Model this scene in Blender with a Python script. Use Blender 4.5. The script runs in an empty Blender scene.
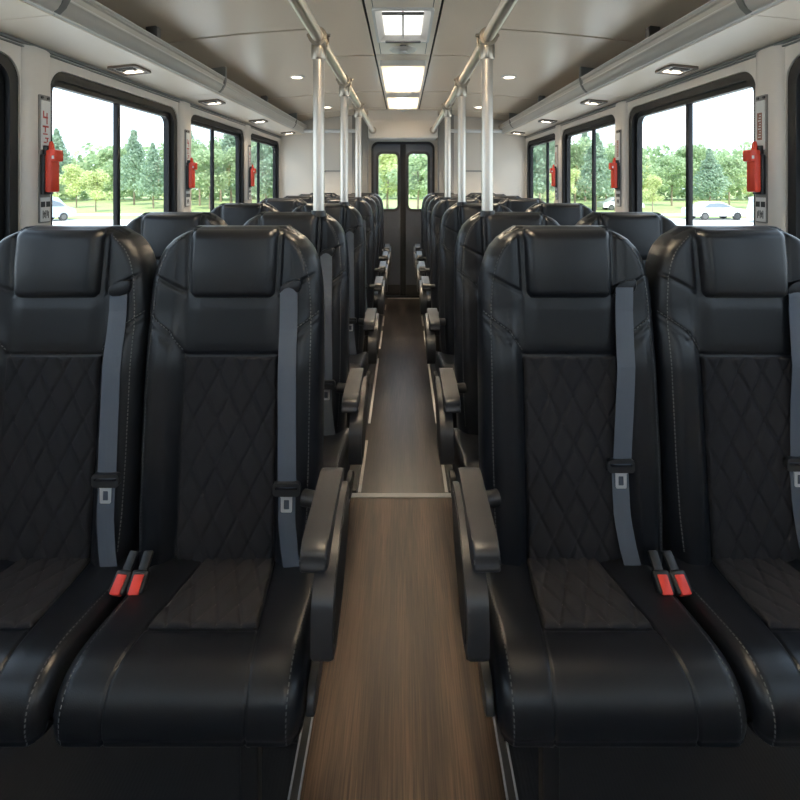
import bpy, bmesh, math, random
from mathutils import Vector, Matrix
R = random.Random(7)
S = bpy.context.scene
COL = S.collection
PI = math.pi
EYE = 1.51          # camera height above the bus floor
W = 1.61            # half width of the cabin
YB, YF = 6.30, -1.9 # back wall, front wall

# ------------------------------------------------------------------ materials
def new_mat(name):
    m = bpy.data.materials.new(name); m.use_nodes = True
    nt = m.node_tree; b = nt.nodes['Principled BSDF']
    return m, nt, b
def mat(name, col, rough=.5, metal=0., spec=.5, bump=0., scale=200., var=0., coat=0., emis=None, es=0., detail=3.):
    m, nt, b = new_mat(name)
    b.inputs['Base Color'].default_value = (*col, 1)
    b.inputs['Roughness'].default_value = rough
    b.inputs['Metallic'].default_value = metal
    b.inputs['Specular IOR Level'].default_value = spec
    b.inputs['Coat Weight'].default_value = coat
    if emis:
        b.inputs['Emission Color'].default_value = (*emis, 1); b.inputs['Emission Strength'].default_value = es
    if bump or var:
        tc = nt.nodes.new('ShaderNodeTexCoord'); n = nt.nodes.new('ShaderNodeTexNoise')
        n.inputs['Scale'].default_value = scale; n.inputs['Detail'].default_value = detail
        nt.links.new(tc.outputs['Object'], n.inputs['Vector'])
        if bump:
            bp = nt.nodes.new('ShaderNodeBump'); bp.inputs['Strength'].default_value = bump; bp.inputs['Distance'].default_value = .002
            nt.links.new(n.outputs['Fac'], bp.inputs['Height']); nt.links.new(bp.outputs['Normal'], b.inputs['Normal'])
        if var:
            mx = nt.nodes.new('ShaderNodeMix'); mx.data_type = 'RGBA'
            mx.inputs['A'].default_value = (*[c*(1-var) for c in col], 1); mx.inputs['B'].default_value = (*[min(1, c*(1+var)) for c in col], 1)
            nt.links.new(n.outputs['Fac'], mx.inputs['Factor']); nt.links.new(mx.outputs['Result'], b.inputs['Base Color'])
    return m
M = {}
M['leather'] = mat('black leather', (.0078, .0090, .0122), .34, spec=.42, bump=.12, scale=420)
M['suede'] = mat('charcoal suede', (.0250, .0245, .0275), .9, spec=.12, bump=.25, scale=700, var=.15)
M['thread'] = mat('grey thread', (.105, .105, .105), .8)
M['seam'] = mat('black seam', (.004, .004, .005), .8)
M['belt'] = mat('slate webbing', (.090, .106, .134), .62, spec=.4, bump=.2, scale=500)
M['black'] = mat('black plastic', (.012, .012, .013), .42)
M['char'] = mat('charcoal plastic', (.025, .025, .0275), .36, spec=.5, bump=.05, scale=600)
M['rubber'] = mat('black rubber', (.010, .010, .012), .5)
M['frame'] = mat('black painted aluminium', (.008, .0085, .010), .5, spec=.3)
M['red'] = mat('red plastic', (.75, .055, .02), .38)
M['redbtn'] = mat('red button', (.80, .05, .03), .4)
M['steel'] = mat('brushed steel', (.66, .60, .53), .36, metal=1.)
M['clamp'] = mat('cast nickel', (.40, .35, .285), .30, metal=1.)
M['alu'] = mat('dull aluminium', (.20, .195, .19), .42, metal=1.)
M['chrome'] = mat('bright metal', (.72, .73, .75), .38, metal=.55)
M['wall'] = mat('cream moulded panel', (.71, .66, .60), .42, spec=.4, bump=.03, scale=300)
M['endwall'] = mat('cream end panel', (.72, .66, .58), .5, bump=.03, scale=300)
M['pilaster'] = mat('grey column panel', (.27, .255, .235), .5)
M['ceil'] = mat('satin warm ceiling panel', (.74, .62, .48), .26, spec=.5)
M['ceilw'] = mat('white ceiling panel', (.84, .73, .58), .32, spec=.5)
M['gap'] = mat('dark joint', (.02, .018, .016), .7)
M['rack'] = mat('greige rack panel', (.86, .75, .62), .42, spec=.4)
M['rackgrey'] = mat('satin grey rack lip', (.58, .55, .50), .32, spec=.6, metal=.15)
M['bracket'] = mat('grey green bracket', (.20, .20, .185), .45)
M['lampfr'] = mat('brown lamp frame', (.17, .13, .10), .45)
M['grille'] = mat('dark grille', (.05, .042, .036), .6)
M['white'] = mat('white label', (.75, .75, .74), .4)
M['cream'] = mat('white plastic', (.72, .70, .66), .35)
M['signback'] = mat('grey sign plate', (.22, .21, .20), .45)
M['inkred'] = mat('red ink', (.45, .06, .05), .5)
M['inkbrown'] = mat('brown ink', (.30, .13, .09), .5)
M['ink'] = mat('black ink', (.03, .03, .03), .5)
M['door'] = mat('blue grey door paint', (.060, .070, .094), .4, spec=.5)
M['mark'] = mat('pale edge strip', (.62, .58, .52), .4)
M['lamp'] = mat('lit warm lamp', (.9, .85, .75), .5, emis=(1., .86, .66), es=2.5)
def diffuser():
    m = bpy.data.materials.new('milky diffuser'); m.use_nodes = True; nt = m.node_tree; nt.nodes.clear()
    o = nt.nodes.new('ShaderNodeOutputMaterial'); mx = nt.nodes.new('ShaderNodeMixShader'); mx.inputs[0].default_value = .35
    t = nt.nodes.new('ShaderNodeBsdfTranslucent'); d = nt.nodes.new('ShaderNodeBsdfDiffuse')
    t.inputs['Color'].default_value = d.inputs['Color'].default_value = (.9, .88, .84, 1)
    nt.links.new(t.outputs[0], mx.inputs[1]); nt.links.new(d.outputs[0], mx.inputs[2]); nt.links.new(mx.outputs[0], o.inputs[0])
    return m
M['diff'] = diffuser()
M['glow_pane'] = mat('milky skylight', (.9, .9, .88), .4, emis=(1., .96, .90), es=1.0)  # daylight is put into the pane material as emission
M['carwhite'] = mat('white car paint', (.75, .76, .78), .25, coat=.5)
M['carblue'] = mat('pale blue car paint', (.42, .48, .56), .25, coat=.5)
M['carglass'] = mat('car glass', (.16, .19, .22), .1)
M['tyre'] = mat('tyre', (.05, .05, .05), .8)
M['trunk'] = mat('bark', (.28, .22, .16), .9, bump=.5, scale=20, var=.3)

def wood_floor(dark=False):
    m, nt, b = new_mat('dark wood vinyl floor' if dark else 'wood vinyl floor')
    tc = nt.nodes.new('ShaderNodeTexCoord'); mp = nt.nodes.new('ShaderNodeMapping')
    mp.inputs['Scale'].default_value = (150, 3.0, 1)
    n = nt.nodes.new('ShaderNodeTexNoise'); n.inputs['Scale'].default_value = 1.6; n.inputs['Detail'].default_value = 6; n.inputs['Roughness'].default_value = .62
    nt.links.new(tc.outputs['Object'], mp.inputs['Vector']); nt.links.new(mp.outputs['Vector'], n.inputs['Vector'])
    mp2 = nt.nodes.new('ShaderNodeMapping'); mp2.inputs['Scale'].default_value = (14, 1.1, 1)
    n2 = nt.nodes.new('ShaderNodeTexNoise'); n2.inputs['Scale'].default_value = 1.; n2.inputs['Detail'].default_value = 4
    nt.links.new(tc.outputs['Object'], mp2.inputs['Vector']); nt.links.new(mp2.outputs['Vector'], n2.inputs['Vector'])
    ad = nt.nodes.new('ShaderNodeMath'); ad.operation = 'ADD'
    nt.links.new(n.outputs['Fac'], ad.inputs[0]); nt.links.new(n2.outputs['Fac'], ad.inputs[1])
    cr = nt.nodes.new('ShaderNodeValToRGB')
    e = cr.color_ramp.elements
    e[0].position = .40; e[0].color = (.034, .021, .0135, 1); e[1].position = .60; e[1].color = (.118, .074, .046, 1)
    mid = cr.color_ramp.elements.new(.5); mid.color = (.066, .042, .027, 1)
    hf = nt.nodes.new('ShaderNodeMath'); hf.operation = 'MULTIPLY'; hf.inputs[1].default_value = .5
    nt.links.new(ad.outputs[0], hf.inputs[0]); nt.links.new(hf.outputs[0], cr.inputs['Fac'])
    nt.links.new(cr.outputs['Color'], b.inputs['Base Color'])
    bp = nt.nodes.new('ShaderNodeBump'); bp.inputs['Strength'].default_value = .15; bp.inputs['Distance'].default_value = .001
    nt.links.new(n.outputs['Fac'], bp.inputs['Height']); nt.links.new(bp.outputs['Normal'], b.inputs['Normal'])
    b.inputs['Roughness'].default_value = .42; b.inputs['Specular IOR Level'].default_value = .28
    if dark:
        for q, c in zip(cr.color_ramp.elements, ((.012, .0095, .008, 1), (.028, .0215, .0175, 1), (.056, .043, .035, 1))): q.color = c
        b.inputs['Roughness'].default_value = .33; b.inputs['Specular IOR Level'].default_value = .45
    return m
M['wood'] = wood_floor(); M['wood2'] = wood_floor(True)
def ribbed():
    m, nt, b = new_mat('ribbed black vinyl')
    tc = nt.nodes.new('ShaderNodeTexCoord'); w = nt.nodes.new('ShaderNodeTexWave'); w.inputs['Scale'].default_value = 32
    nt.links.new(tc.outputs['Object'], w.inputs['Vector'])
    bp = nt.nodes.new('ShaderNodeBump'); bp.inputs['Strength'].default_value = .22; bp.inputs['Distance'].default_value = .002
    nt.links.new(w.outputs['Fac'], bp.inputs['Height']); nt.links.new(bp.outputs['Normal'], b.inputs['Normal'])
    b.inputs['Base Color'].default_value = (.017, .018, .021, 1); b.inputs['Roughness'].default_value = .6
    return m
M['ribbed'] = ribbed()
def glass():
    m = bpy.data.materials.new('window glass'); m.use_nodes = True; nt = m.node_tree; nt.nodes.clear()
    o = nt.nodes.new('ShaderNodeOutputMaterial'); mx = nt.nodes.new('ShaderNodeMixShader')
    t = nt.nodes.new('ShaderNodeBsdfTransparent'); g = nt.nodes.new('ShaderNodeBsdfGlossy'); f = nt.nodes.new('ShaderNodeLayerWeight')
    pw = nt.nodes.new('ShaderNodeMath'); pw.operation = 'POWER'; pw.inputs[1].default_value = 4.; ml = nt.nodes.new('ShaderNodeMath'); ml.operation = 'MULTIPLY_ADD'; ml.inputs[1].default_value = .45; ml.inputs[2].default_value = .02
    nt.links.new(f.outputs['Facing'], pw.inputs[0]); nt.links.new(pw.outputs[0], ml.inputs[0])
    t.inputs['Color'].default_value = (.95, .97, .97, 1); g.inputs['Roughness'].default_value = .02; 
    nt.links.new(ml.outputs[0], mx.inputs[0]); nt.links.new(t.outputs[0], mx.inputs[1]); nt.links.new(g.outputs[0], mx.inputs[2]); nt.links.new(mx.outputs[0], o.inputs[0])
    return m
M['glass'] = glass()
def leaf(name, a, c):
    m, nt, b = new_mat(name)
    oi = nt.nodes.new('ShaderNodeNewGeometry'); mx = nt.nodes.new('ShaderNodeMix'); mx.data_type = 'RGBA'
    mx.inputs['A'].default_value = (*a, 1); mx.inputs['B'].default_value = (*c, 1)
    nt.links.new(oi.outputs['Random Per Island'], mx.inputs['Factor']); nt.links.new(mx.outputs['Result'], b.inputs['Base Color'])
    b.inputs['Roughness'].default_value = .7; b.inputs['Specular IOR Level'].default_value = .2
    tr = nt.nodes.new('ShaderNodeBsdfTranslucent'); ms = nt.nodes.new('ShaderNodeMixShader'); ms.inputs[0].default_value = .4
    nt.links.new(mx.outputs['Result'], tr.inputs['Color'])
    out = nt.nodes['Material Output']
    nt.links.new(b.outputs[0], ms.inputs[1]); nt.links.new(tr.outputs[0], ms.inputs[2]); nt.links.new(ms.outputs[0], out.inputs[0])
    return m
M['leaf_yellow'] = leaf('yellow green leaves', (.50, .58, .26), (.74, .77, .42))  # all three leaf colours are paled to paint in distance haze
M['leaf_green'] = leaf('green leaves', (.34, .46, .26), (.53, .62, .38))
M['leaf_dark'] = leaf('dark pine green leaves', (.27, .38, .28), (.40, .51, .37))
def ground_mat(name, a, c, sc):
    m, nt, b = new_mat(name)
    tc = nt.nodes.new('ShaderNodeTexCoord'); n = nt.nodes.new('ShaderNodeTexNoise'); n.inputs['Scale'].default_value = sc; n.inputs['Detail'].default_value = 6
    mx = nt.nodes.new('ShaderNodeMix'); mx.data_type = 'RGBA'; mx.inputs['A'].default_value = (*a, 1); mx.inputs['B'].default_value = (*c, 1)
    nt.links.new(tc.outputs['Object'], n.inputs['Vector']); nt.links.new(n.outputs['Fac'], mx.inputs['Factor']); nt.links.new(mx.outputs['Result'], b.inputs['Base Color'])
    b.inputs['Roughness'].default_value = .9
    return m
M['asphalt'] = ground_mat('pale paving', (.56, .55, .52), (.68, .67, .64), .4)
M['lawn'] = ground_mat('mown grass', (.26, .33, .12), (.42, .47, .20), .6)

# ------------------------------------------------------------------ helpers
def link(name, me, m, parent=None, smooth=False, sub=None):
    me.name = name
    if m is not None and not me.materials:
        for q in (m if isinstance(m, (list, tuple)) else [m]): me.materials.append(M[q] if isinstance(q, str) else q)
    if smooth:
        for p in me.polygons: p.use_smooth = True
    o = bpy.data.objects.new(name, me); COL.objects.link(o)
    if parent is not None: o.parent = parent
    return o
def fin(name, bm, m, parent=None, smooth=False, angle=None):
    bmesh.ops.recalc_face_normals(bm, faces=bm.faces)
    me = bpy.data.meshes.new(name); bm.to_mesh(me); bm.free()
    o = link(name, me, m, parent, smooth or angle is not None)
    if angle is not None:
        try: me.set_sharp_from_angle(angle=math.radians(angle))
        except Exception: pass
    return o
def tag(o, label=None, cat=None, group=None, kind=None):
    if label: o['label'] = label
    if cat: o['category'] = cat
    if group: o['group'] = group
    if kind: o['kind'] = kind
    return o
def empty(name, loc=(0, 0, 0), rz=0):
    o = bpy.data.objects.new(name, None); COL.objects.link(o); o.location = loc; o.rotation_euler = (0, 0, rz); o.empty_display_size = .1
    return o
def children(o): return [c for c in bpy.data.objects if c.parent == o]
def copy_tree(o, parent=None, skip=()):
    c = o.copy(); COL.objects.link(c); c.parent = parent
    for ch in children(o):
        if ch.name.split('.')[0] in skip: continue
        copy_tree(ch, c, skip)
    return c
def bx(bm, x0, x1, y0, y1, z0, z1, bev=0., seg=2, mi=0):
    r = bmesh.ops.create_cube(bm, size=1)
    vs = r['verts']
    bmesh.ops.scale(bm, vec=(x1-x0, y1-y0, z1-z0), verts=vs)
    bmesh.ops.translate(bm, vec=((x0+x1)/2, (y0+y1)/2, (z0+z1)/2), verts=vs)
    fs = set(f for v in vs for f in v.link_faces)
    for f in fs: f.material_index = mi
    if bev:
        es = list(set(e for v in vs for e in v.link_edges))
        rr = bmesh.ops.bevel(bm, geom=es, offset=bev, segments=seg, affect='EDGES', profile=.5)
        vs = list(set(v for f in rr['faces'] for v in f.verts) | set(v for v in vs if v.is_valid))
    return vs
def tube(bm, pts, r, seg=20, caps=True, mi=0):
    pts = [Vector(p) for p in pts]; rings = []
    n = len(pts)
    up0 = None
    for i, p in enumerate(pts):
        d = (pts[min(i+1, n-1)] - pts[max(i-1, 0)]).normalized()
        if up0 is None:
            up0 = Vector((0, 0, 1)) if abs(d.z) < .9 else Vector((0, 1, 0))
        a = d.cross(up0).normalized(); b = a.cross(d).normalized(); up0 = b
        rr = r[i] if isinstance(r, (list, tuple)) else r
        rings.append([bm.verts.new(p + a*math.cos(2*PI*k/seg)*rr + b*math.sin(2*PI*k/seg)*rr) for k in range(seg)])
    for i in range(n-1):
        for k in range(seg):
            f = bm.faces.new((rings[i][k], rings[i][(k+1) % seg], rings[i+1][(k+1) % seg], rings[i+1][k])); f.material_index = mi
    if caps:
        bm.faces.new(rings[0]).material_index = mi; bm.faces.new(rings[-1]).material_index = mi
def rrect(a0, a1, b0, b1, r, n=8):
    """rounded rectangle loop in 2D; r may be one radius or (bl, br, tr, tl)"""
    rs = r if isinstance(r, (list, tuple)) else (r,)*4
    out = []
    for (cx, cy, st), q in zip(((a0, b0, 180), (a1, b0, 270), (a1, b1, 0), (a0, b1, 90)), rs):
        sx = 1 if cx == a0 else -1; sy = 1 if cy == b0 else -1
        if q <= 0: out.append((cx, cy)); continue
        for k in range(n+1):
            t = math.radians(st + 90*k/n)
            out.append((cx + sx*q + q*math.cos(t), cy + sy*q + q*math.sin(t)))
    return out
def plate(bm, outer, holes, f0, f1, mi=0):
    """flat plate with holes. f0/f1 map 2D -> 3D for the two faces"""
    loops = [outer] + list(holes)
    sides = []
    for f in (f0, f1):
        es = []; vl = []
        for lp in loops:
            vs = [bm.verts.new(f(*p)) for p in lp]; vl.append(vs)
            for i in range(len(vs)): es.append(bm.edges.new((vs[i], vs[(i+1) % len(vs)])))
        r = bmesh.ops.triangle_fill(bm, use_beauty=True, use_dissolve=False, edges=es)
        for g in r['geom']:
            if isinstance(g, bmesh.types.BMFace): g.material_index = mi
        sides.append(vl)
    for va, vb in zip(*sides):
        for i in range(len(va)):
            j = (i+1) % len(va)
            bm.faces.new((va[i], va[j], vb[j], vb[i])).material_index = mi
def extrude(bm, loop, f0, f1, bev=0., mi=0):
    """solid prism from a 2D loop between two maps, optional bevel of both rims"""
    a = [bm.verts.new(f0(*p)) for p in loop]; b = [bm.verts.new(f1(*p)) for p in loop]
    fa = bm.faces.new(a); fb = bm.faces.new(b); fa.material_index = fb.material_index = mi
    n = len(a)
    for i in range(n): bm.faces.new((a[i], a[(i+1) % n], b[(i+1) % n], b[i])).material_index = mi
    if bev:
        es = [e for e in fa.edges] + [e for e in fb.edges]
        bmesh.ops.bevel(bm, geom=es, offset=bev, segments=3, affect='EDGES', profile=.5)
def catmull(pts, n=6, closed=True):
    out = []; N = len(pts)
    rng = range(N) if closed else range(N-1)
    for i in rng:
        p = [Vector(pts[(i+k) % N] if closed else pts[min(max(i+k, 0), N-1)]) for k in (-1, 0, 1, 2)]
        for k in range(n):
            t = k/n
            out.append(.5*((2*p[1]) + (p[2]-p[0])*t + (2*p[0]-5*p[1]+4*p[2]-p[3])*t*t + (3*p[1]-p[0]-3*p[2]+p[3])*t**3))
    if not closed: out.append(Vector(pts[-1]))
    return out
def lerp_table(tab, x):
    if x <= tab[0][0]: return tab[0][1]
    for (a, va), (b, vb) in zip(tab, tab[1:]):
        if x <= b: return va + (vb-va)*(x-a)/(b-a)
    return tab[-1][1]
def smooth(a, b, x):
    t = min(1, max(0, (x-a)/(b-a))); return t*t*(3-2*t)
def seg_dist(px, pz, s):
    (ax, az), (bx_, bz) = s
    dx, dz = bx_-ax, bz-az; L = dx*dx+dz*dz
    t = max(0, min(1, ((px-ax)*dx+(pz-az)*dz)/L)) if L else 0
    return math.hypot(px-ax-t*dx, pz-az-t*dz)
def struct(o): o['kind'] = 'structure'; return o

# ------------------------------------------------------------------ seat prototypes (x across, -y towards the camera, z up; origin on the floor below backrest top)
ZT = 1.385
def yf(z): return -(1.38-z)/.9*.085           # leaning front plane of the backrest
WT = [(.40, .240), (.50, .248), (.60, .2535), (.75, .2555), (.95, .2550), (1.08, .2540), (1.17, .2515), (1.23, .246), (1.27, .238), (1.30, .228), (1.325, .214), (1.35, .191), (1.368, .166), (1.385, .138)]
def wid(z): return lerp_table(WT, z)
SEAMS = [((-.137, .42), (-.134, 1.02)), ((.137, .42), (.134, 1.02)), ((-.135, 1.022), (.135, 1.022)),
         ((-.135, 1.024), (-.175, 1.085)), ((-.175, 1.085), (-.246, 1.135)), ((.135, 1.024), (.175, 1.085)), ((.175, 1.085), (.246, 1.135)),
         ((-.131, 1.19), (-.138, 1.37)), ((.131, 1.19), (.138, 1.37)), ((-.14, 1.20), (-.232, 1.25)), ((.14, 1.20), (.232, 1.25))]
def back_relief(x, z):
    ax = abs(x)
    h = .030*smooth(.128, .172, ax)*(1 - .75*smooth(.98, 1.16, z))          # side bolsters
    h += .006*smooth(1.0, 1.06, z)*(1-smooth(1.15, 1.2, z))*(1-smooth(.09, .14, ax))
    h -= .014*smooth(.20, .245, ax)*(1-smooth(1.0, 1.2, z))                 # bolster falls away at its rim
    for s in SEAMS:
        d = seg_dist(x, z, s)
        if d < .02: h -= .0055*math.exp(-(d/.0042)**2)
    for s in SEAMS[3:7]:                                                    # soft pleats beside the diagonal seams
        d = seg_dist(x, z+.022, s)
        if d < .05: h -= .003*math.exp(-(d/.008)**2)
    return h
def inflated(zs, us, w, r, T, front, relief, zround_bottom=False):
    """closed pillow over an outline of half width w(z): rounded rim radius r, thickness T"""
    bm = bmesh.new(); F = []; B = []
    z0, z1 = zs[0], zs[-1]
    for z in zs:
        fr = []; br = []
        for u in us:
            x = u*w(z)
            ex = (1-abs(u))*w(z); ez = z1-z
            if zround_bottom: ez = min(ez, z-z0)
            a = 1-min(ex/r, 1); b = 1-min(ez/r, 1); q = min(1, math.hypot(a, b)); t = math.sqrt(max(0, 1-q*q))
            yy = front(z)
            fr.append(bm.verts.new((x, yy + r*(1-t) - relief(x, z)*t, z)))
            br.append(bm.verts.new((x, yy + T - r*(1-t)*.8, z)))
        F.append(fr); B.append(br)
    nz, nu = len(zs), len(us)
    for i in range(nz-1):
        for k in range(nu-1):
            bm.faces.new((F[i][k], F[i][k+1], F[i+1][k+1], F[i+1][k]))
            bm.faces.new((B[i][k+1], B[i][k], B[i+1][k], B[i+1][k+1]))
    loop = [(0, k) for k in range(nu)] + [(i, nu-1) for i in range(1, nz)] + [(nz-1, k) for k in range(nu-2, -1, -1)] + [(i, 0) for i in range(nz-2, 0, -1)]
    for (a, b), (c, d) in zip(loop, loop[1:]+loop[:1]):
        bm.faces.new((F[a][b], B[a][b], B[c][d], F[c][d]))
    return bm
def uspace(n, p=.55):
    out = []
    for i in range(n+1):
        t = 2*i/n-1
        out.append(p*t + (1-p)*math.sin(t*PI/2))
    return out
def zspace(z0, z1, n): return [z0 + (z1-z0)*((1-.45)*i/n + .45*math.sin(i/n*PI/2)) for i in range(n+1)]

def dash(bm, p, d, n, L=.0062, w=.0012):
    """one stitch: a tiny box at p along d on a surface with normal n"""
    d = d.normalized(); s = d.cross(n).normalized()
    vs = []
    for a in (-1, 1):
        for b in (-1, 1):
            for c in (-1, 1): vs.append(bm.verts.new(p + d*a*L/2 + s*b*w + n*c*w))
    for q in ((0, 1, 3, 2), (4, 6, 7, 5), (0, 4, 5, 1), (2, 3, 7, 6), (0, 2, 6, 4), (1, 5, 7, 3)): bm.faces.new([vs[i] for i in q])
def stitch_path(bm, pts, n, step=.0105):
    pts = [Vector(p) for p in pts]; acc = 0
    for a, b in zip(pts, pts[1:]):
        L = (b-a).length
        if L < 1e-6: continue
        d = (b-a)/L; s = -acc
        while s + step <= L:
            s += step; dash(bm, a+d*s, d, n)
        acc = L - s
def back_y(x, z):
    w = wid(z); ex = w-abs(x); ez = ZT-z; r = .038
    a = 1-min(max(ex, 0)/r, 1); b = 1-min(max(ez, 0)/r, 1); q = min(1, math.hypot(a, b)); t = math.sqrt(max(0, 1-q*q))
    return yf(z) + r*(1-t) - back_relief(x, z)*t

# cushion profile (y, z)
PROF = [(-.05, .468), (-.12, .476), (-.21, .491), (-.30, .508), (-.365, .519), (-.415, .520), (-.448, .507), (-.468, .482), (-.476, .450), (-.472, .418), (-.450, .398), (-.30, .390), (-.12, .384), (-.04, .395), (-.028, .44)]
def cushion_top(y): return lerp_table(sorted((a, b) for a, b in PROF[:9]), y)
CS = .042                                        # the cushion sits a little towards the aisle
def cush_seam(y): return .100 + .040*smooth(-.10, -.46, y) if False else .100 + .040*min(1, max(0, (-y-.10)/.36))
CPATH = {}
def make_cushion(name):
    CPATH.clear()
    loop = catmull(PROF, 8); N = len(loop)
    w, r = .248, .036
    xs = []
    for k in range(0, 13): xs.append(-w + r - r*math.cos(k/12*PI/2))
    inner = [ -w + r + (2*w-2*r)*k/170 for k in range(1, 170)]
    xs = xs + inner + [-x for x in reversed(xs)]
    nrm = []
    for i in range(N):
        t = (loop[(i+1) % N]-loop[i-1]).normalized(); nrm.append(Vector((t.y, -t.x)))
    if sum(((loop[i]-Vector((-.25, .46))).dot(nrm[i])) for i in range(N)) < 0: nrm = [-n for n in nrm]
    bm = bmesh.new(); rings = []
    for x in xs:
        e = w-abs(x); a = 1-min(e/r, 1); sh = r*(1-math.sqrt(max(0, 1-a*a)))
        ring = []
        for i in range(N):
            y, z = loop[i]
            top = smooth(-.2, .5, nrm[i].y) ; front = smooth(.2, .8, -nrm[i].x)
            k = max(top, front*.8)
            h = .005*smooth(.10, .17, abs(x))*top*(1-.6*smooth(.38, .45, -y))
            d = min(abs(abs(x)-cush_seam(y)), 9)
            g = .005*math.exp(-(d/.0026)**2)
            d2 = abs(y+.335)
            if abs(x) < cush_seam(y): g += .005*math.exp(-(d2/.005)**2)*top
            p = loop[i] + nrm[i]*(-sh + (h-g)*k*(1 if a < .8 else .4))
            ring.append(bm.verts.new((x, p.x, p.y)))
            if abs(abs(x)-.2215) < .0012 and 6 < i < 84: CPATH.setdefault(x, []).append((x, p.x, p.y))
        rings.append(ring)
    for a, b in zip(rings, rings[1:]):
        for i in range(N): bm.faces.new((a[i], a[(i+1) % N], b[(i+1) % N], b[i]))
    bm.faces.new(rings[0]); bm.faces.new(rings[-1])
    return bm
def diamond(x, z, px, pz, d0):
    a = (x/px + z/pz); b = (x/px - z/pz)
    da = abs(a-round(a)); db = abs(b-round(b))
    k = px*.9
    return -d0*(math.exp(-(da*k/.0040)**2) + math.exp(-(db*k/.0040)**2)) + .0022*(abs(math.sin(PI*a))*abs(math.sin(PI*b)))

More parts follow.
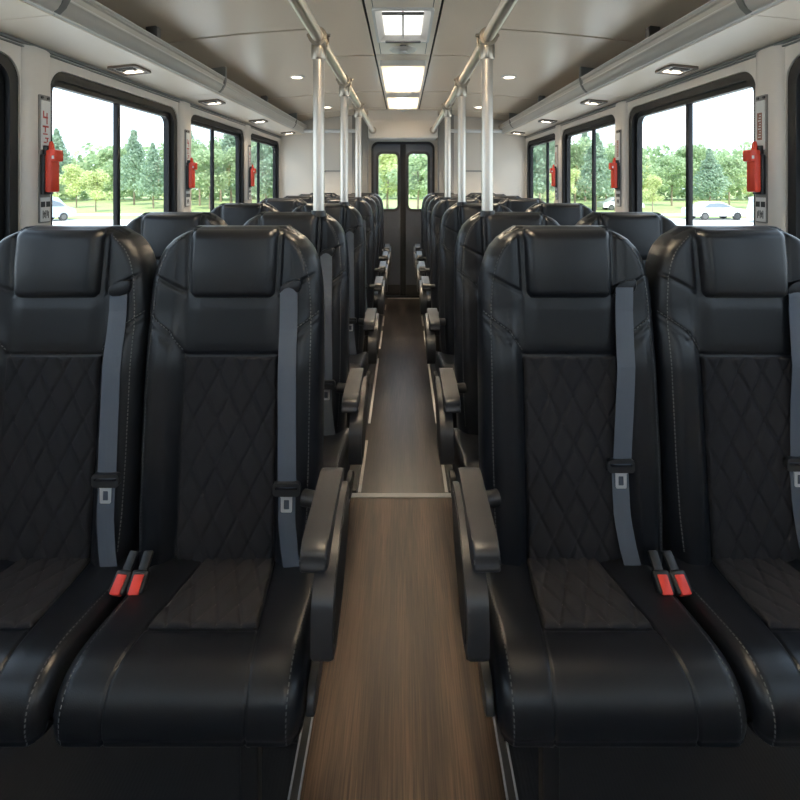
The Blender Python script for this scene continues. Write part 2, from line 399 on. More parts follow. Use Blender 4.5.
def make_seat(side, aisle):
    """side -1: left bank, +1: right bank; aisle: True for the seat beside the aisle"""
    inn = -side if aisle else 0                  # local x direction of the aisle for armrest and legs
    root = empty('bus_seat')
    # backrest
    o = fin('backrest', inflated(zspace(.40, ZT, 190), uspace(104), wid, .038, .110, yf, back_relief), 'leather', root, True)
    # headrest
    def hw(z): return .1255 - .003*smooth(1.30, 1.2, z)
    def hrel(x, z): return .010*(1-(x/.14)**2) + .006*math.sin(PI*min(1, max(0, (z-1.18)/.2)))
    o = fin('headrest', inflated([1.182+.2*i/40 for i in range(41)], uspace(48), hw, .026, .05, lambda z: yf(z)-.022, hrel, True), 'leather', root, True)
    # quilted panel
    def qw(z): return .1335
    def qrel(x, z): return .004 + diamond(x, z, .0665, .130, .0040)
    zs = [.42+.598*i/190 for i in range(191)]
    o = fin('quilted_panel', inflated(zs, [2*i/84-1 for i in range(85)], qw, .008, .016, lambda z: yf(z)-.003, qrel, True), 'suede', root, True)
    # backrest stitching
    nv = Vector((0, -1, -.1)).normalized()
    for s in (-1, 1):
        bm = bmesh.new(); pts = []
        for i in range(120):
            z = .50 + .86*i/119
            x = s*(wid(z)-.026); pts.append((x, back_y(x, z)-.0008, z))
        stitch_path(bm, pts, Vector((s*.35, -1, 0)).normalized())
        for off in (.007,):
            p2 = []
            for (a, b) in SEAMS[3:5]:
                for k in range(12):
                    t = k/11; x = s*abs(a[0]+(b[0]-a[0])*t); z = a[1]+(b[1]-a[1])*t+off; p2.append((x, back_y(x, z)-.0008, z))
            stitch_path(bm, p2, nv)
        fin('stitching', bm, 'thread', root)
    # cushion
    cx = CS*(-side)
    c = fin('cushion', make_cushion('cushion'), 'leather', root, True); c.location.x = cx
    def ins():
        bm = bmesh.new(); G = []
        ny, nx = 84, 70
        for i in range(ny+1):
            y = -.06 - .272*i/ny; row = []
            for k in range(nx+1):
                u = 2*k/nx-1; hw_ = cush_seam(y)-.003; x = u*hw_
                e = min((1-abs(u))*hw_, .272*(1-i/ny)); q = 1-min(e/.008, 1); t = math.sqrt(max(0, 1-q*q))
                z = cushion_top(y) - .003 + t*(.009 + diamond(x, y, .056, .13, .0034))
                row.append(bm.verts.new((x, y, z)))
            G.append(row)
        for i in range(ny):
            for k in range(nx): bm.faces.new((G[i][k], G[i][k+1], G[i+1][k+1], G[i+1][k]))
        r = bmesh.ops.extrude_face_region(bm, geom=list(bm.faces))
        bmesh.ops.translate(bm, vec=(0, 0, -.012), verts=[v for v in r['geom'] if isinstance(v, bmesh.types.BMVert)])
        return bm
    fin('quilted_insert', ins(), 'suede', c, True)
    for q in (-1, 1):
        bm = bmesh.new(); x0 = next(k for k in CPATH if k*q > 0)
        stitch_path(bm, CPATH[x0], Vector((q*.4, -.5, .75)).normalized())
        fin('stitching', bm, 'thread', c)
    # frame and legs
    bm = bmesh.new()
    bx(bm, -.20, .20, -.40, -.365, .345, .402, .004); bx(bm, -.20, .20, -.10, -.065, .345, .402, .004)
    bx(bm, -.205, -.175, -.40, -.065, .35, .395, .004); bx(bm, .175, .205, -.40, -.065, .35, .395, .004)
    fin('seat_frame', bm, 'black', root)
    legx = -side*.168 if aisle else side*.168
    for y in (-.385, -.085):
        bm = bmesh.new(); bx(bm, legx-.019, legx+.019, y-.016, y+.016, .008, .375, .004)
        bx(bm, legx-.04, legx+.04, y-.035, y+.035, 0, .010, .002)
        l = fin('leg', bm, 'black', root)
        bm = bmesh.new(); tube(bm, [(legx, y-.015, .335), (legx, y-.020, .335)], .008, 10)
        fin('bolt', bm, 'alu', l)
    # shoulder belt (always at the viewer's right of the seat)
    xb, xe = {(-1, False): (.182, .192), (-1, True): (.163, .176), (1, True): (.158, .122), (1, False): (.148, .108)}[side, aisle]   # how far out the webbing hangs
    zh = {(-1, False): .705, (-1, True): .682, (1, True): .732, (1, False): .736}[side, aisle]
    def bxz(z): return xb + (xe-xb)*(1.215-z)/.555
    def surf(x, z): return min(back_y(x-.022, z), back_y(x+.022, z), back_y(x, z), yf(z)-.011 if abs(x)-.027 < .134 and z < 1.03 else 9)
    ys = [(z, surf(bxz(z), z)-.006) for z in (1.215, 1.19, 1.15, 1.10, 1.05, 1.0, .95, .9, .85, .8, .76, zh)]
    def ribbon(bm, pts, w, th=.0022):
        rows = []
        for x, y, z in pts: rows.append([bm.verts.new(v) for v in ((x-w/2, y, z), (x-w/4, y-.0012, z), (x, y-.0016, z), (x+w/4, y-.0012, z), (x+w/2, y, z), (x+w/2, y+th, z), (x-w/2, y+th, z))])
        for a, b in zip(rows, rows[1:]):
            for i in range(7): bm.faces.new((a[i], a[(i+1) % 7], b[(i+1) % 7], b[i]))
        bm.faces.new(rows[0]); bm.faces.new(rows[-1])
    bm = bmesh.new()
    ribbon(bm, [(bxz(z), y, z) for z, y in ys], .050)
    low = [(zh, xe), (.64, xe), (.60, xe+.001), (.57, xe+.004), (.52, xe+.010), (.475, xe+.018)]
    ribbon(bm, [(x, surf(x, z)-.006, z) for z, x in low], .046)
    belt = fin('shoulder_belt', bm, 'belt', root)
    bm = bmesh.new()                                        # leather flap the webbing comes out of
    yb = back_y(xb, 1.205)
    fl = catmull([(xb-.026, 1.215), (xb-.022, 1.192), (xb+.026, 1.198), (xb+.034, 1.235), (xb, 1.232)], 5)
    extrude(bm, [tuple(p) for p in fl], lambda a, b: (a, back_y(xb, 1.21)-.012, b), lambda a, b: (a, back_y(xb, 1.21)+.012, b), .004)
    fin('belt_guide', bm, 'leather', belt, angle=40)
    yh = surf(xe, zh)-.008; dz = zh-.665
    bm = bmesh.new()
    plate(bm, rrect(xe-.037, xe+.037, .646, .682, .010, 5), [rrect(xe-.031, xe+.031, .664, .672, .003, 3)], lambda a, b: (a, yh-.008, b+dz), lambda a, b: (a, yh+.006, b+dz))
    hold = fin('tongue_holder', bm, 'char', belt)
    bm = bmesh.new()
    extrude(bm, [(xe-.020, .652), (xe-.012, .634), (xe-.012, .642), (xe+.012, .642), (xe+.012, .634), (xe+.020, .652)], lambda a, b: (a, yh-.006, b+dz), lambda a, b: (a, yh-.001, b+dz))
    plate(bm, rrect(xe-.015, xe+.015, .602, .646, .004, 3), [rrect(xe-.0075, xe+.0075, .610, .636, .002, 2)], lambda a, b: (a, yh-.006, b+dz), lambda a, b: (a, yh-.002, b+dz))
    fin('belt_tongue', bm, 'chrome', belt)
    # buckle
    xk = (-.170 if aisle else .296) * (1 if side < 0 else -1)
    bm = bmesh.new()
    bx(bm, -.021, .021, -.034, .014, -.014, .012, .006, 3)
    bx(bm, -.012, .012, .010, .055, -.008, .004, .003)
    k = fin('buckle', bm, 'black', root, angle=40); k.location = (xk, -.200, .517); k.rotation_euler = (.7, 0, (.0 if aisle else -.12)*-side)
    bm = bmesh.new(); bx(bm, -.0130, .0130, -.0365, .004, -.006, .0145, .003, 2)
    fin('release_button', bm, 'redbtn', k, angle=40)
    if aisle:
        s = -side                                            # local direction of the aisle
        ax = lambda wx: s*(.494-wx)                          # world |x| to local x
        prof = catmull([(-.440, .548), (-.456, .575), (-.456, .635), (-.440, .68), (-.385, .720), (-.29, .745), (-.20, .750), (-.155, .730), (-.158, .685), (-.205, .62), (-.29, .562), (-.37, .537)], 6)
        bm = bmesh.new()
        extrude(bm, [tuple(p) for p in prof], lambda a, b: (ax(.142), a, b), lambda a, b: (ax(.186), a, b), .006)
        pan = fin('armrest', bm, 'char', root, angle=50)
        bm = bmesh.new()                                     # inset line on the outer face
        sm = [(p.x*.86 - .045, .66 + (p.y-.66)*.84) for p in prof]
        extrude(bm, sm, lambda a, b: (ax(.1405), a, b), lambda a, b: (ax(.15), a, b), .001)
        fin('side_cap', bm, 'black', pan, angle=50)
        bm = bmesh.new()                                     # arm pad
        pp = catmull([(-.432, .722), (-.438, .745), (-.425, .768), (-.33, .774), (-.22, .779), (-.165, .774), (-.140, .750), (-.150, .722), (-.20, .700), (-.32, .705)], 5)
        extrude(bm, [tuple(p) for p in pp], lambda a, b: (ax(.157), a, b), lambda a, b: (ax(.212), a, b), .006)
        fin('arm_pad', bm, 'char', pan, angle=50)
        bm = bmesh.new(); tube(bm, [(ax(.185), -.175, .69), (ax(.262), -.155, .69)], .020, 18)
        fin('pivot', bm, 'black', pan, angle=40)
        bm = bmesh.new()                                     # recline lever on the cushion side
        lp = catmull([(-.46, .455), (-.44, .49), (-.37, .492), (-.345, .47), (-.36, .448), (-.43, .435)], 5)
        extrude(bm, [tuple(p) for p in lp], lambda a, b: (s*(.248+CS)+s*.004, a+.02, b-.02), lambda a, b: (s*(.248+CS)+s*.022, a+.02, b-.02), .004)
        fin('recline_lever', bm, 'char', root, angle=50)
    return root

ROWS = [1.41, 2.08, 2.99, 3.94, 4.66, 5.32, 5.93]
ORD = ['front', 'second', 'third', 'fourth', 'fifth', 'sixth', 'rearmost']
for side, sn in ((-1, 'left'), (1, 'right')):
    for aisle, off in ((True, .492), (False, 1.000)):
        proto = make_seat(side, aisle)
        for i, y in enumerate(ROWS):
            o = proto if i == 0 else copy_tree(proto, skip=('stitching', 'bolt') if i > 2 else ())
            o.location = (side*off - (.012 if side > 0 else 0), y, 0); o.scale.z = .993
            where = f'beside the aisle on its {sn}' if aisle else f'by the {sn} windows'
            tag(o, f'black leather bus seat with quilted panels, {ORD[i]} row, {where}', 'seat', 'black leather bus seats in rows')

# ------------------------------------------------------------------ floor
bm = bmesh.new(); bx(bm, -W-.05, W+.05, YF, YB+.1, -.06, -.004)
f = struct(fin('floor', bm, 'ribbed'))
bm = bmesh.new(); bx(bm, -.27, .27, YF+.05, 2.31, -.01, 0.)
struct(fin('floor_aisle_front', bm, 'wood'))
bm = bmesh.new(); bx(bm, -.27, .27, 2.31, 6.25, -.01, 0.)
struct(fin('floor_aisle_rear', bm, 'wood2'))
for i, s in enumerate((-1, 1)):
    nm = 'left' if s < 0 else 'right'
    bm = bmesh.new()
    bx(bm, min(s*.252, s*.281), max(s*.252, s*.281), YF+.05, 2.30, -.004, .006, .002)
    t = fin('floor_track', bm, 'alu')
    for q in (.2545, .2785):
        bm = bmesh.new(); bx(bm, min(s*(q-.0025), s*(q+.0025)), max(s*(q-.0025), s*(q+.0025)), YF+.05, 2.30, .004, .010, .001); fin('track_ridge', bm, 'chrome', t)
    tag(t, f'aluminium floor track edging the front aisle on the {nm}', 'floor track', 'aluminium aisle tracks')
    bm = bmesh.new(); bx(bm, min(s*.225, s*.30), max(s*.225, s*.30), 2.33, 6.2, -.004, .012, .003)
    t = fin('floor_track', bm, 'black'); tag(t, f'black seat track beside the rear aisle on the {nm}', 'floor track', 'black seat tracks')
    for k, (a, b) in enumerate(((2.33, 2.80), (3.0, 4.10), (4.35, 4.86), (5.03, 5.40), (5.66, 5.90))):
        bm = bmesh.new(); bx(bm, min(s*.204, s*.219), max(s*.204, s*.219), a, b, -.002, .004, .001)
        t = fin('edge_strip', bm, 'mark')
        tag(t, f'pale aisle edge strip on the {nm}, {["nearest", "second from front", "third from front", "fourth from front", "farthest"][k]} one', 'floor strip', 'pale aisle edge strips')
bm = bmesh.new(); bx(bm, -.29, .29, 2.295, 2.325, -.002, .004, .001)
tag(fin('cross_strip', bm, 'mark'), 'pale metal strip across the aisle floor beside the second row', 'floor strip')
bm = bmesh.new(); bx(bm, -.20, .21, 6.20, 6.235, -.002, .006, .001)
tag(fin('door_threshold', bm, 'mark'), 'pale threshold strip on the floor at the rear doors', 'floor strip')

# ------------------------------------------------------------------ side walls with windows
BAYS = [(-1.70, -.66), (-.47, .58), (.77, 2.018), (2.19, 3.435), (3.63, 4.876), (5.05, 6.25)]
MULL = [None, None, None, 2.78, 4.17, 5.50]
WZ0, WZ1 = 1.06, 2.035
for s, nm in ((-1, 'left'), (1, 'right')):
    bm = bmesh.new()
    holes = [rrect(a, b, WZ0, WZ1, .10) for a, b in BAYS]
    plate(bm, rrect(YF-.05, YB+.1, -.06, 2.45, 0), holes, lambda a, b: (s*W, a, b), lambda a, b: (s*(W+.075), a, b))
    struct(fin('wall_'+nm, bm, 'wall', angle=40))
    for k, (a, b) in enumerate(BAYS):
        if k == 0: vis = False
        n = k+1 + (0 if s < 0 else 6)
        root = empty(f'window_{n}', (s*W, (a+b)/2, WZ0)); struct(root)
        bm = bmesh.new(); off = (-s*W, -(a+b)/2, -WZ0)
        def P(xd): return lambda p, q: (s*xd, p-(a+b)/2, q-WZ0)
        g = .003
        plate(bm, rrect(a+g, b-g, WZ0+g, WZ1-g, .098), [rrect(a+.022, b-.045, WZ0+.05, WZ1-.045, .075)], P(.006), P(.060))
        plate(bm, rrect(a+.012, b-.03, WZ0+.03, WZ1-.03, .08), [rrect(a+.040, b-.075, WZ0+.085, WZ1-.072, .055)], P(.030), P(.066))
        fin('window_frame', bm, 'frame', root, angle=40)
        m_ = MULL[k] or (a+b)/2
        bm = bmesh.new(); bx(bm, min(s*.034, s*.062), max(s*.034, s*.062), m_-.015-(a+b)/2, m_+.015-(a+b)/2, .07, WZ1-WZ0-.06, .004)
        fin('mullion', bm, 'frame', root, angle=40)
        for p0, p1, xx in ((a+.03, m_, .046), (m_, b-.06, .052)):
            bm = bmesh.new(); bx(bm, min(s*xx, s*(xx+.004)), max(s*xx, s*(xx+.004)), p0-(a+b)/2, p1-(a+b)/2, .07, WZ1-WZ0-.06)
            fin('glass_pane', bm, 'glass', root)
        bm = bmesh.new(); bx(bm, min(-s*.012, s*.014), max(-s*.012, s*.014), b-.055-(a+b)/2, b-.035-(a+b)/2, .09, .19, .003)
        fin('window_latch', bm, 'char', root, angle=40)
# rounded pillar covers between windows
n = 0
for s, nm in ((-1, 'left'), (1, 'right')):
    for a, b in ((.58, .77), (2.018, 2.19), (3.435, 3.63), (4.876, 5.05)):
        n += 1; bm = bmesh.new(); rings = []
        for z in [1.0+1.10*i/26 for i in range(27)]:
            fl = smooth(1.86, 2.09, z)                      # flares into the cove at the top
            w2 = (b-a)/2-.004; c = (a+b)/2; ring = []
            for k in range(17):
                t = 2*k/16-1
                p = .026*(1-abs(t)**5)*(1-.35*fl)
                ring.append(bm.verts.new((s*(W-p-.001), c+t*w2, z)))
            for k in (16, 0): ring.append(bm.verts.new((s*(W+.03), c+(2*k/16-1)*w2, z)))
            rings.append(ring)
        for r0, r1 in zip(rings, rings[1:]):
            for k in range(19): bm.faces.new((r0[k], r0[(k+1) % 19], r1[(k+1) % 19], r1[k]))
        bm.faces.new(rings[0]); bm.faces.new(rings[-1])
        struct(fin(f'trim_{n}', bm, 'wall', angle=60))
# cove trims under the rack
for s in (-1, 1):
    n += 1; bm = bmesh.new()
    bx(bm, min(s*(W-.018), s*(W+.01)), max(s*(W-.018), s*(W+.01)), YF, YB, 2.093, 2.106, .004)
    bx(bm, min(s*(W-.008), s*(W+.01)), max(s*(W-.008), s*(W+.01)), YF, YB, 2.080, 2.088, .002)
    struct(fin(f'trim_{n}', bm, 'bracket', angle=40))

def area(name, loc, rot, sx, sy, power, col):
    l = bpy.data.lights.new(name, 'AREA'); l.shape = 'RECTANGLE'; l.size = sx; l.size_y = sy; l.energy = power; l.color = col
    o = bpy.data.objects.new(name, l); COL.objects.link(o); o.location = loc; o.rotation_euler = rot; return o

# ------------------------------------------------------------------ ceiling
def cz(x): return 2.40 - .05*x*x
def cpatch(bm, x0, x1, y0, y1, mi):
    g = .0085 if x0 > .5 or x1 < -.5 else .0065; n = max(2, int((x1-x0)/.08)); A = []
    for i in range(n+1):
        x = x0+g+(x1-x0-2*g)*i/n
        A.append([bm.verts.new((x, yy, cz(x)+dz)) for yy, dz in ((y0+.014, 0), (y1-.014, 0), (y1-.014, .012), (y0+.014, .012))])
    for a, b in zip(A, A[1:]):
        for k in range(4): bm.faces.new((a[k], a[(k+1) % 4], b[(k+1) % 4], b[k])).material_index = mi
    bm.faces.new(A[0]).material_index = mi; bm.faces.new(A[-1]).material_index = mi
bm = bmesh.new()
def strips(x0, x1, ys, mi):
    for a, b in zip(ys, ys[1:]): cpatch(bm, x0, x1, a, b, mi)
YC = [YF, -.6, .8, 2.05, 3.36, 4.69, 5.78, YB]
HX, HY0, HY1 = .150, 2.46, 3.02
for a, b in zip(YC, YC[1:]):
    if a == 2.05:
        for q in ((-.196, -HX, a, b), (HX, .196, a, b)): cpatch(bm, *q, 1)
        cpatch(bm, -HX-.008, HX+.008, a, HY0, 1); cpatch(bm, -HX-.008, HX+.008, HY1, b, 1)
    else: cpatch(bm, -.196, .196, a, b, 1)
for s in (-1, 1):
    for x0, x1, ys in ((.196, .517, YC), (.517, 1.64, [YF, -.4, .9, 1.6, 2.75, 4.69, 5.78, YB])):
        strips(min(s*x0, s*x1), max(s*x0, s*x1), ys, 0)
# dark backing above the joints, open over the roof hatch
n_ = 24
def back(x0, x1, y0, y1):
    A = []
    for i in range(n_+1):
        x = x0+(x1-x0)*i/n_
        A.append([bm.verts.new((x, yy, cz(x)+dz)) for yy, dz in ((y0, .014), (y1, .014), (y1, .05), (y0, .05))])
    for a, b in zip(A, A[1:]):
        for k in range(4): bm.faces.new((a[k], a[(k+1) % 4], b[(k+1) % 4], b[k])).material_index = 2
    bm.faces.new(A[0]).material_index = 2; bm.faces.new(A[-1]).material_index = 2
back(-1.70, -HX, YF-.05, YB+.1); back(HX, 1.70, YF-.05, YB+.1); back(-HX, HX, YF-.05, HY0); back(-HX, HX, HY1, YB+.1)
o = fin('ceiling', bm, ['ceil', 'ceilw', 'gap'], angle=40); struct(o)

# roof hatch, milky panes whose emission stands in for daylight
root = empty('roof_hatch', (0, (HY0+HY1)/2, 2.40)); yc = (HY0+HY1)/2
tag(root, 'glowing two-pane roof hatch in a white frame, at the front of the ceiling', 'roof hatch')
bm = bmesh.new()
lo = rrect(-HX-.012, HX+.012, HY0-.012-yc, HY1+.012-yc, .02, 4); li = rrect(-HX+.004, HX-.004, HY0+.004-yc, HY1-.004-yc, .015, 4)
plate(bm, lo, [li], lambda a, b: (a, b, -.012), lambda a, b: (a, b, .002))
top = rrect(-.110, .110, HY0+.03-yc, HY1-.030-yc, .010, 4)
va = [bm.verts.new((a, b, -.004)) for a, b in li]; vb = [bm.verts.new((a, b, .034)) for a, b in top]
vc = [bm.verts.new((a*1.04, b*1.04, .044)) for a, b in top]
for i in range(len(va)):
    j = (i+1) % len(va); bm.faces.new((va[i], va[j], vb[j], vb[i])); bm.faces.new((vb[i], vb[j], vc[j], vc[i]))
fin('hatch_frame', bm, 'cream', root, angle=30)
for s in (-1, 1):
    bm = bmesh.new(); bx(bm, min(s*.003, s*.110), max(s*.003, s*.110), HY0+.031-yc, HY1-.031-yc, .026, .034)
    fin('hatch_pane', bm, 'glow_pane', root)
bm = bmesh.new(); bx(bm, -.006, .006, HY0+.03-yc, HY1-.03-yc, .008, .034, .001); fin('glazing_bar', bm, 'cream', root)
for y in (HY0+.03, HY1-.025):
    bm = bmesh.new(); bx(bm, -.11, .11, y-.012-yc, y+.012-yc, -.022, -.010, .004); fin('hatch_handle', bm, 'alu', root, angle=40)
# no lamp above the hatch; its light is the glow given to the panes
# flush ceiling lights and shallow round vents
for i, (y0, y1, lab) in enumerate(((3.50, 4.58, 'long glowing ceiling light panel behind the roof hatch'), (4.80, 5.62, 'short glowing ceiling light panel nearest the rear doors'), (-1.5, -.7, 'added ceiling light panel at the very front of the bus, unseen behind the camera'), (.95, 1.90, 'glowing ceiling light panel above the front seats, nearest the viewer'))):  # the panel behind the camera is an added, unseen lamp brightening the ceiling
    root = empty('ceiling_light', (0, (y0+y1)/2, 2.40)); tag(root, lab, 'ceiling light', 'ceiling light panels'); h = (y1-y0)/2
    bm = bmesh.new(); plate(bm, rrect(-.172, .172, -h, h, .02, 4), [rrect(-.160, .160, -h+.012, h-.012, .015, 4)], lambda a, b: (a, b, -.042), lambda a, b: (a, b, .002))
    fin('light_frame', bm, 'cream', root, angle=40)
    bm = bmesh.new()
    vs = [bm.verts.new(p) for p in ((-.160, -h+.012, -.038), (.160, -h+.012, -.038), (.160, h-.012, -.038), (-.160, h-.012, -.038))]; bm.faces.new(vs)
    fin('diffuser', bm, 'diff', root)
    area('light_tube', (0, (y0+y1)/2, 2.396), (0, 0, 0), .10, 2*h-.25, (20 if y0 > 0 else 12)*(2*h), (1., .84, .63))
for y, lab in ((3.13, 'round pale ceiling vent hanging just behind the roof hatch'), (4.69, 'round pale ceiling vent between the two rear light panels'), (5.72, 'round pale ceiling vent nearest the rear doors')):
    root = empty('ceiling_vent', (0, y, 2.40)); tag(root, lab, 'ceiling vent', 'round ceiling vents')
    bm = bmesh.new(); tube(bm, [(0, 0, .0), (0, 0, -.030)], [.022, .016], 16); fin('stem', bm, 'alu', root, angle=40)
    bm = bmesh.new(); tube(bm, [(0, 0, -.022), (0, 0, -.027), (0, 0, -.036), (0, 0, -.042)], [.070, .088, .080, .030], 32); fin('vent_disc', bm, 'rackgrey', root, angle=30)
    bm = bmesh.new(); tube(bm, [(0, 0, -.040), (0, 0, -.050), (0, 0, -.054)], [.030, .026, .012], 20); fin('vent_cap', bm, 'cream', root, angle=40)
for s, nm in ((-1, 'left'), (1, 'right')):
    for y, pl in ((3.89, 'nearer'), (5.45, 'farther')):
        x = s*.86; z = cz(.86)
        root = empty('ceiling_spotlight', (x, y, z)); tag(root, f'small round recessed spotlight on the {nm} ceiling, {pl} of two', 'spotlight', 'small ceiling spotlights')
        bm = bmesh.new(); tube(bm, [(0, 0, .004), (0, 0, -.006)], [.062, .056], 24); fin('trim_ring', bm, 'cream', root, angle=40)
        bm = bmesh.new(); tube(bm, [(0, 0, -.004), (0, 0, -.009)], [.045, .040], 24); fin('lens', bm, 'lamp', root, angle=40)

# ------------------------------------------------------------------ luggage racks
RP = [(1.60, 2.108), (1.33, 2.134), (1.305, 2.140), (1.283, 2.156), (1.268, 2.180), (1.262, 2.205), (1.260, 2.236), (1.272, 2.240), (1.276, 2.205), (1.284, 2.182), (1.30, 2.165), (1.335, 2.156), (1.60, 2.150)]
BR = [(-.2, 1.0), (1.80, 1.0), (3.39, 1.0), (5.65, 1.0)]
for s, nm in ((-1, 'left'), (1, 'right')):
    root = empty('luggage_rack', (s*W, 2.2, 2.1)); tag(root, f'long overhead luggage rack running above the {nm} windows', 'luggage rack', 'overhead luggage racks')
    L = lambda x, y, z: (s*(x-W), y-2.2, z-2.1)
    cuts = [YF+.02, -.2, 1.80, 3.39, 5.65, YB-.01]
    bm = bmesh.new(); bl = bmesh.new()
    for a, b in zip(cuts, cuts[1:]):
        a, b = a+.003, b-.003
        # shelf board
        loop = [(1.60, 2.108), (1.320, 2.135), (1.320, 2.150), (1.60, 2.150)]
        extrude(bm, loop, lambda p, q: L(p, a, q), lambda p, q: L(p, b, q))
        # curved lip with two ribs
        lip = [(1.314, 2.1365), (1.298, 2.143), (1.283, 2.155), (1.272, 2.171), (1.266, 2.186), (1.260, 2.190), (1.260, 2.198), (1.264, 2.202), (1.261, 2.222), (1.254, 2.228), (1.254, 2.240), (1.262, 2.246), (1.274, 2.246), (1.276, 2.205), (1.284, 2.182), (1.298, 2.166), (1.318, 2.152)]
        extrude(bl, lip, lambda p, q: L(p, a, q), lambda p, q: L(p, b, q))
    fin('shelf', bm, 'rack', root, angle=30); fin('front_lip', bl, 'rackgrey', root, angle=35)
    for px_, pz_, pr in ((1.264, 2.196, .0055), (1.2555, 2.244, .0065), (1.300, 2.1405, .003)):
        bm = bmesh.new(); tube(bm, [L(px_, q, pz_) for q in (YF+.02, 1., 3., YB-.02)], pr, 10); fin('trim_strip', bm, 'cream', root, True)
    for y in (-.2, 1.80, 3.39, 5.65):
        bm = bmesh.new()
        lp = [(1.250, 2.345), (1.248, 2.235), (1.256, 2.195), (1.272, 2.165), (1.295, 2.142), (1.310, 2.139), (1.285, 2.165), (1.275, 2.20), (1.29, 2.215), (1.42, 2.20), (1.42, 2.33)]
        extrude(bm, lp, lambda p, q: L(p, y-.016, q), lambda p, q: L(p, y+.016, q), .003)
        fin('bracket', bm, 'bracket', root, angle=40)
    for y in (2.5, 4.5):
        bm = bmesh.new(); lp = [(1.30, 2.34), (1.27, 2.31), (1.27, 2.26), (1.28, 2.23), (1.33, 2.20), (1.33, 2.34)]
        extrude(bm, lp, lambda p, q: L(p, y-.02, q), lambda p, q: L(p, y+.02, q), .003)
        fin('clip', bm, 'alu', root, angle=40)
    for y, x, pl in ((1.2, 1.47, 'nearest'), (2.59, 1.475, 'beside the front row'), (3.66, 1.455, 'second from the camera'), (4.80, 1.445, 'third from the camera'), (5.97, 1.43, 'farthest')):
        if y == 1.2: continue
        slope = -math.atan2(.027, .28)
        r2 = empty('reading_light', (s*x, y, 2.108+(1.60-x)*.0965)); r2.rotation_euler = (0, s*math.atan(.0965), 0)
        pl = {2.59: 'over the front side window', 3.66: 'over the second side window', 4.80: 'before the rearmost window', 5.97: 'over the rearmost window'}[y]
        tag(r2, f'reading light panel under the {nm} luggage rack, {pl}', 'reading light', 'reading lights under the racks')
        bm = bmesh.new(); plate(bm, rrect(-.075, .075, -.085, .085, .012, 4), [rrect(-.06, .06, -.07, .07, .006, 3)], lambda a, b: (a, b, -.012), lambda a, b: (a, b, .001))
        fin('panel_frame', bm, 'lampfr', r2, angle=40)
        bm = bmesh.new(); bx(bm, -.06, .06, -.07, .07, -.007, -.001); fin('panel_face', bm, 'cream', r2)
        for a, b in ((.014, .052), (-.052, -.02)):
            bm = bmesh.new(); bx(bm, -.045, .045, a, b, -.012, -.005, .003); fin('lamp_lens' if a > 0 else 'speaker_grille', bm, 'lamp' if a > 0 else 'grille', r2, angle=40)
        for q in (-.03, .03):
            bm = bmesh.new(); tube(bm, [(q, -.002, -.006), (q, -.002, -.013)], .009, 14); fin('push_button', bm, 'lampfr', r2, angle=40)

# ------------------------------------------------------------------ hand rails and poles
RX, RZ = .370, 2.142
for s, nm in ((-1, 'left'), (1, 'right')):
    root = empty('handrail', (s*RX, 3., RZ)); tag(root, f'long steel ceiling handrail along the {nm} of the aisle', 'handrail', 'steel ceiling handrails')
    bm = bmesh.new(); tube(bm, [(0, y-3., 0) for y in (.2, 2., 4., 5.88)], .0255, 28); fin('rail', bm, 'steel', root, angle=40)
    bm = bmesh.new(); tube(bm, [(0, 2.86, 0), (0, 2.899, 0)], .046, 24); fin('flange', bm, 'clamp', root, angle=40)
    for y, pl in ((2.11, 'nearest'), (3.025, 'middle'), (3.98, 'farthest')):
        bm = bmesh.new(); tube(bm, [(s*RX, y, 1.26), (s*RX, y, RZ-.035)], .0245, 28)
        p = fin('grab_pole', bm, 'steel', angle=40); tag(p, f'vertical steel grab pole on the {nm} of the aisle, {pl} of three', 'grab pole', 'vertical steel grab poles')
        bm = bmesh.new()
        tube(bm, [(s*RX, y-.036, RZ), (s*RX, y-.033, RZ), (s*RX, y+.033, RZ), (s*RX, y+.036, RZ)], [.031, .034, .034, .031], 28)
        tube(bm, [(s*RX, y, RZ-.095), (s*RX, y, RZ-.090), (s*RX, y, RZ-.03)], [.030, .033, .033], 28)
        for q in (-.030, .030): tube(bm, [(s*RX, y+q-.008, RZ), (s*RX, y+q+.008, RZ)], .041, 28)
        for q in (-1, 1): tube(bm, [(s*RX+q*.036, y, RZ+.012), (s*RX+q*.052, y, RZ+.012)], .008, 12)
        fin('clamp', bm, 'clamp', p, angle=40)
        bm = bmesh.new(); tube(bm, [(s*RX, y-.01, 1.36), (s*RX, y-.01, 1.385)], [.034, .030], 24)
        fin('collar', bm, 'black', p, angle=40)
    bm = bmesh.new(); tube(bm, [(s*1.27, 6.16, 2.165), (s*.60, 6.16, 2.165)], .026, 20)
    p = fin('grab_bar', bm, 'white', angle=40); tag(p, f'short horizontal pale grab bar across the {nm} rear corner', 'grab bar', 'pale rear grab bars')
    bm = bmesh.new()
    for q in (.62, 1.24): tube(bm, [(s*q, 6.16, 2.165), (s*q, YB+.001, 2.165)], .014, 14)
    fin('mount', bm, 'alu', p, angle=40)

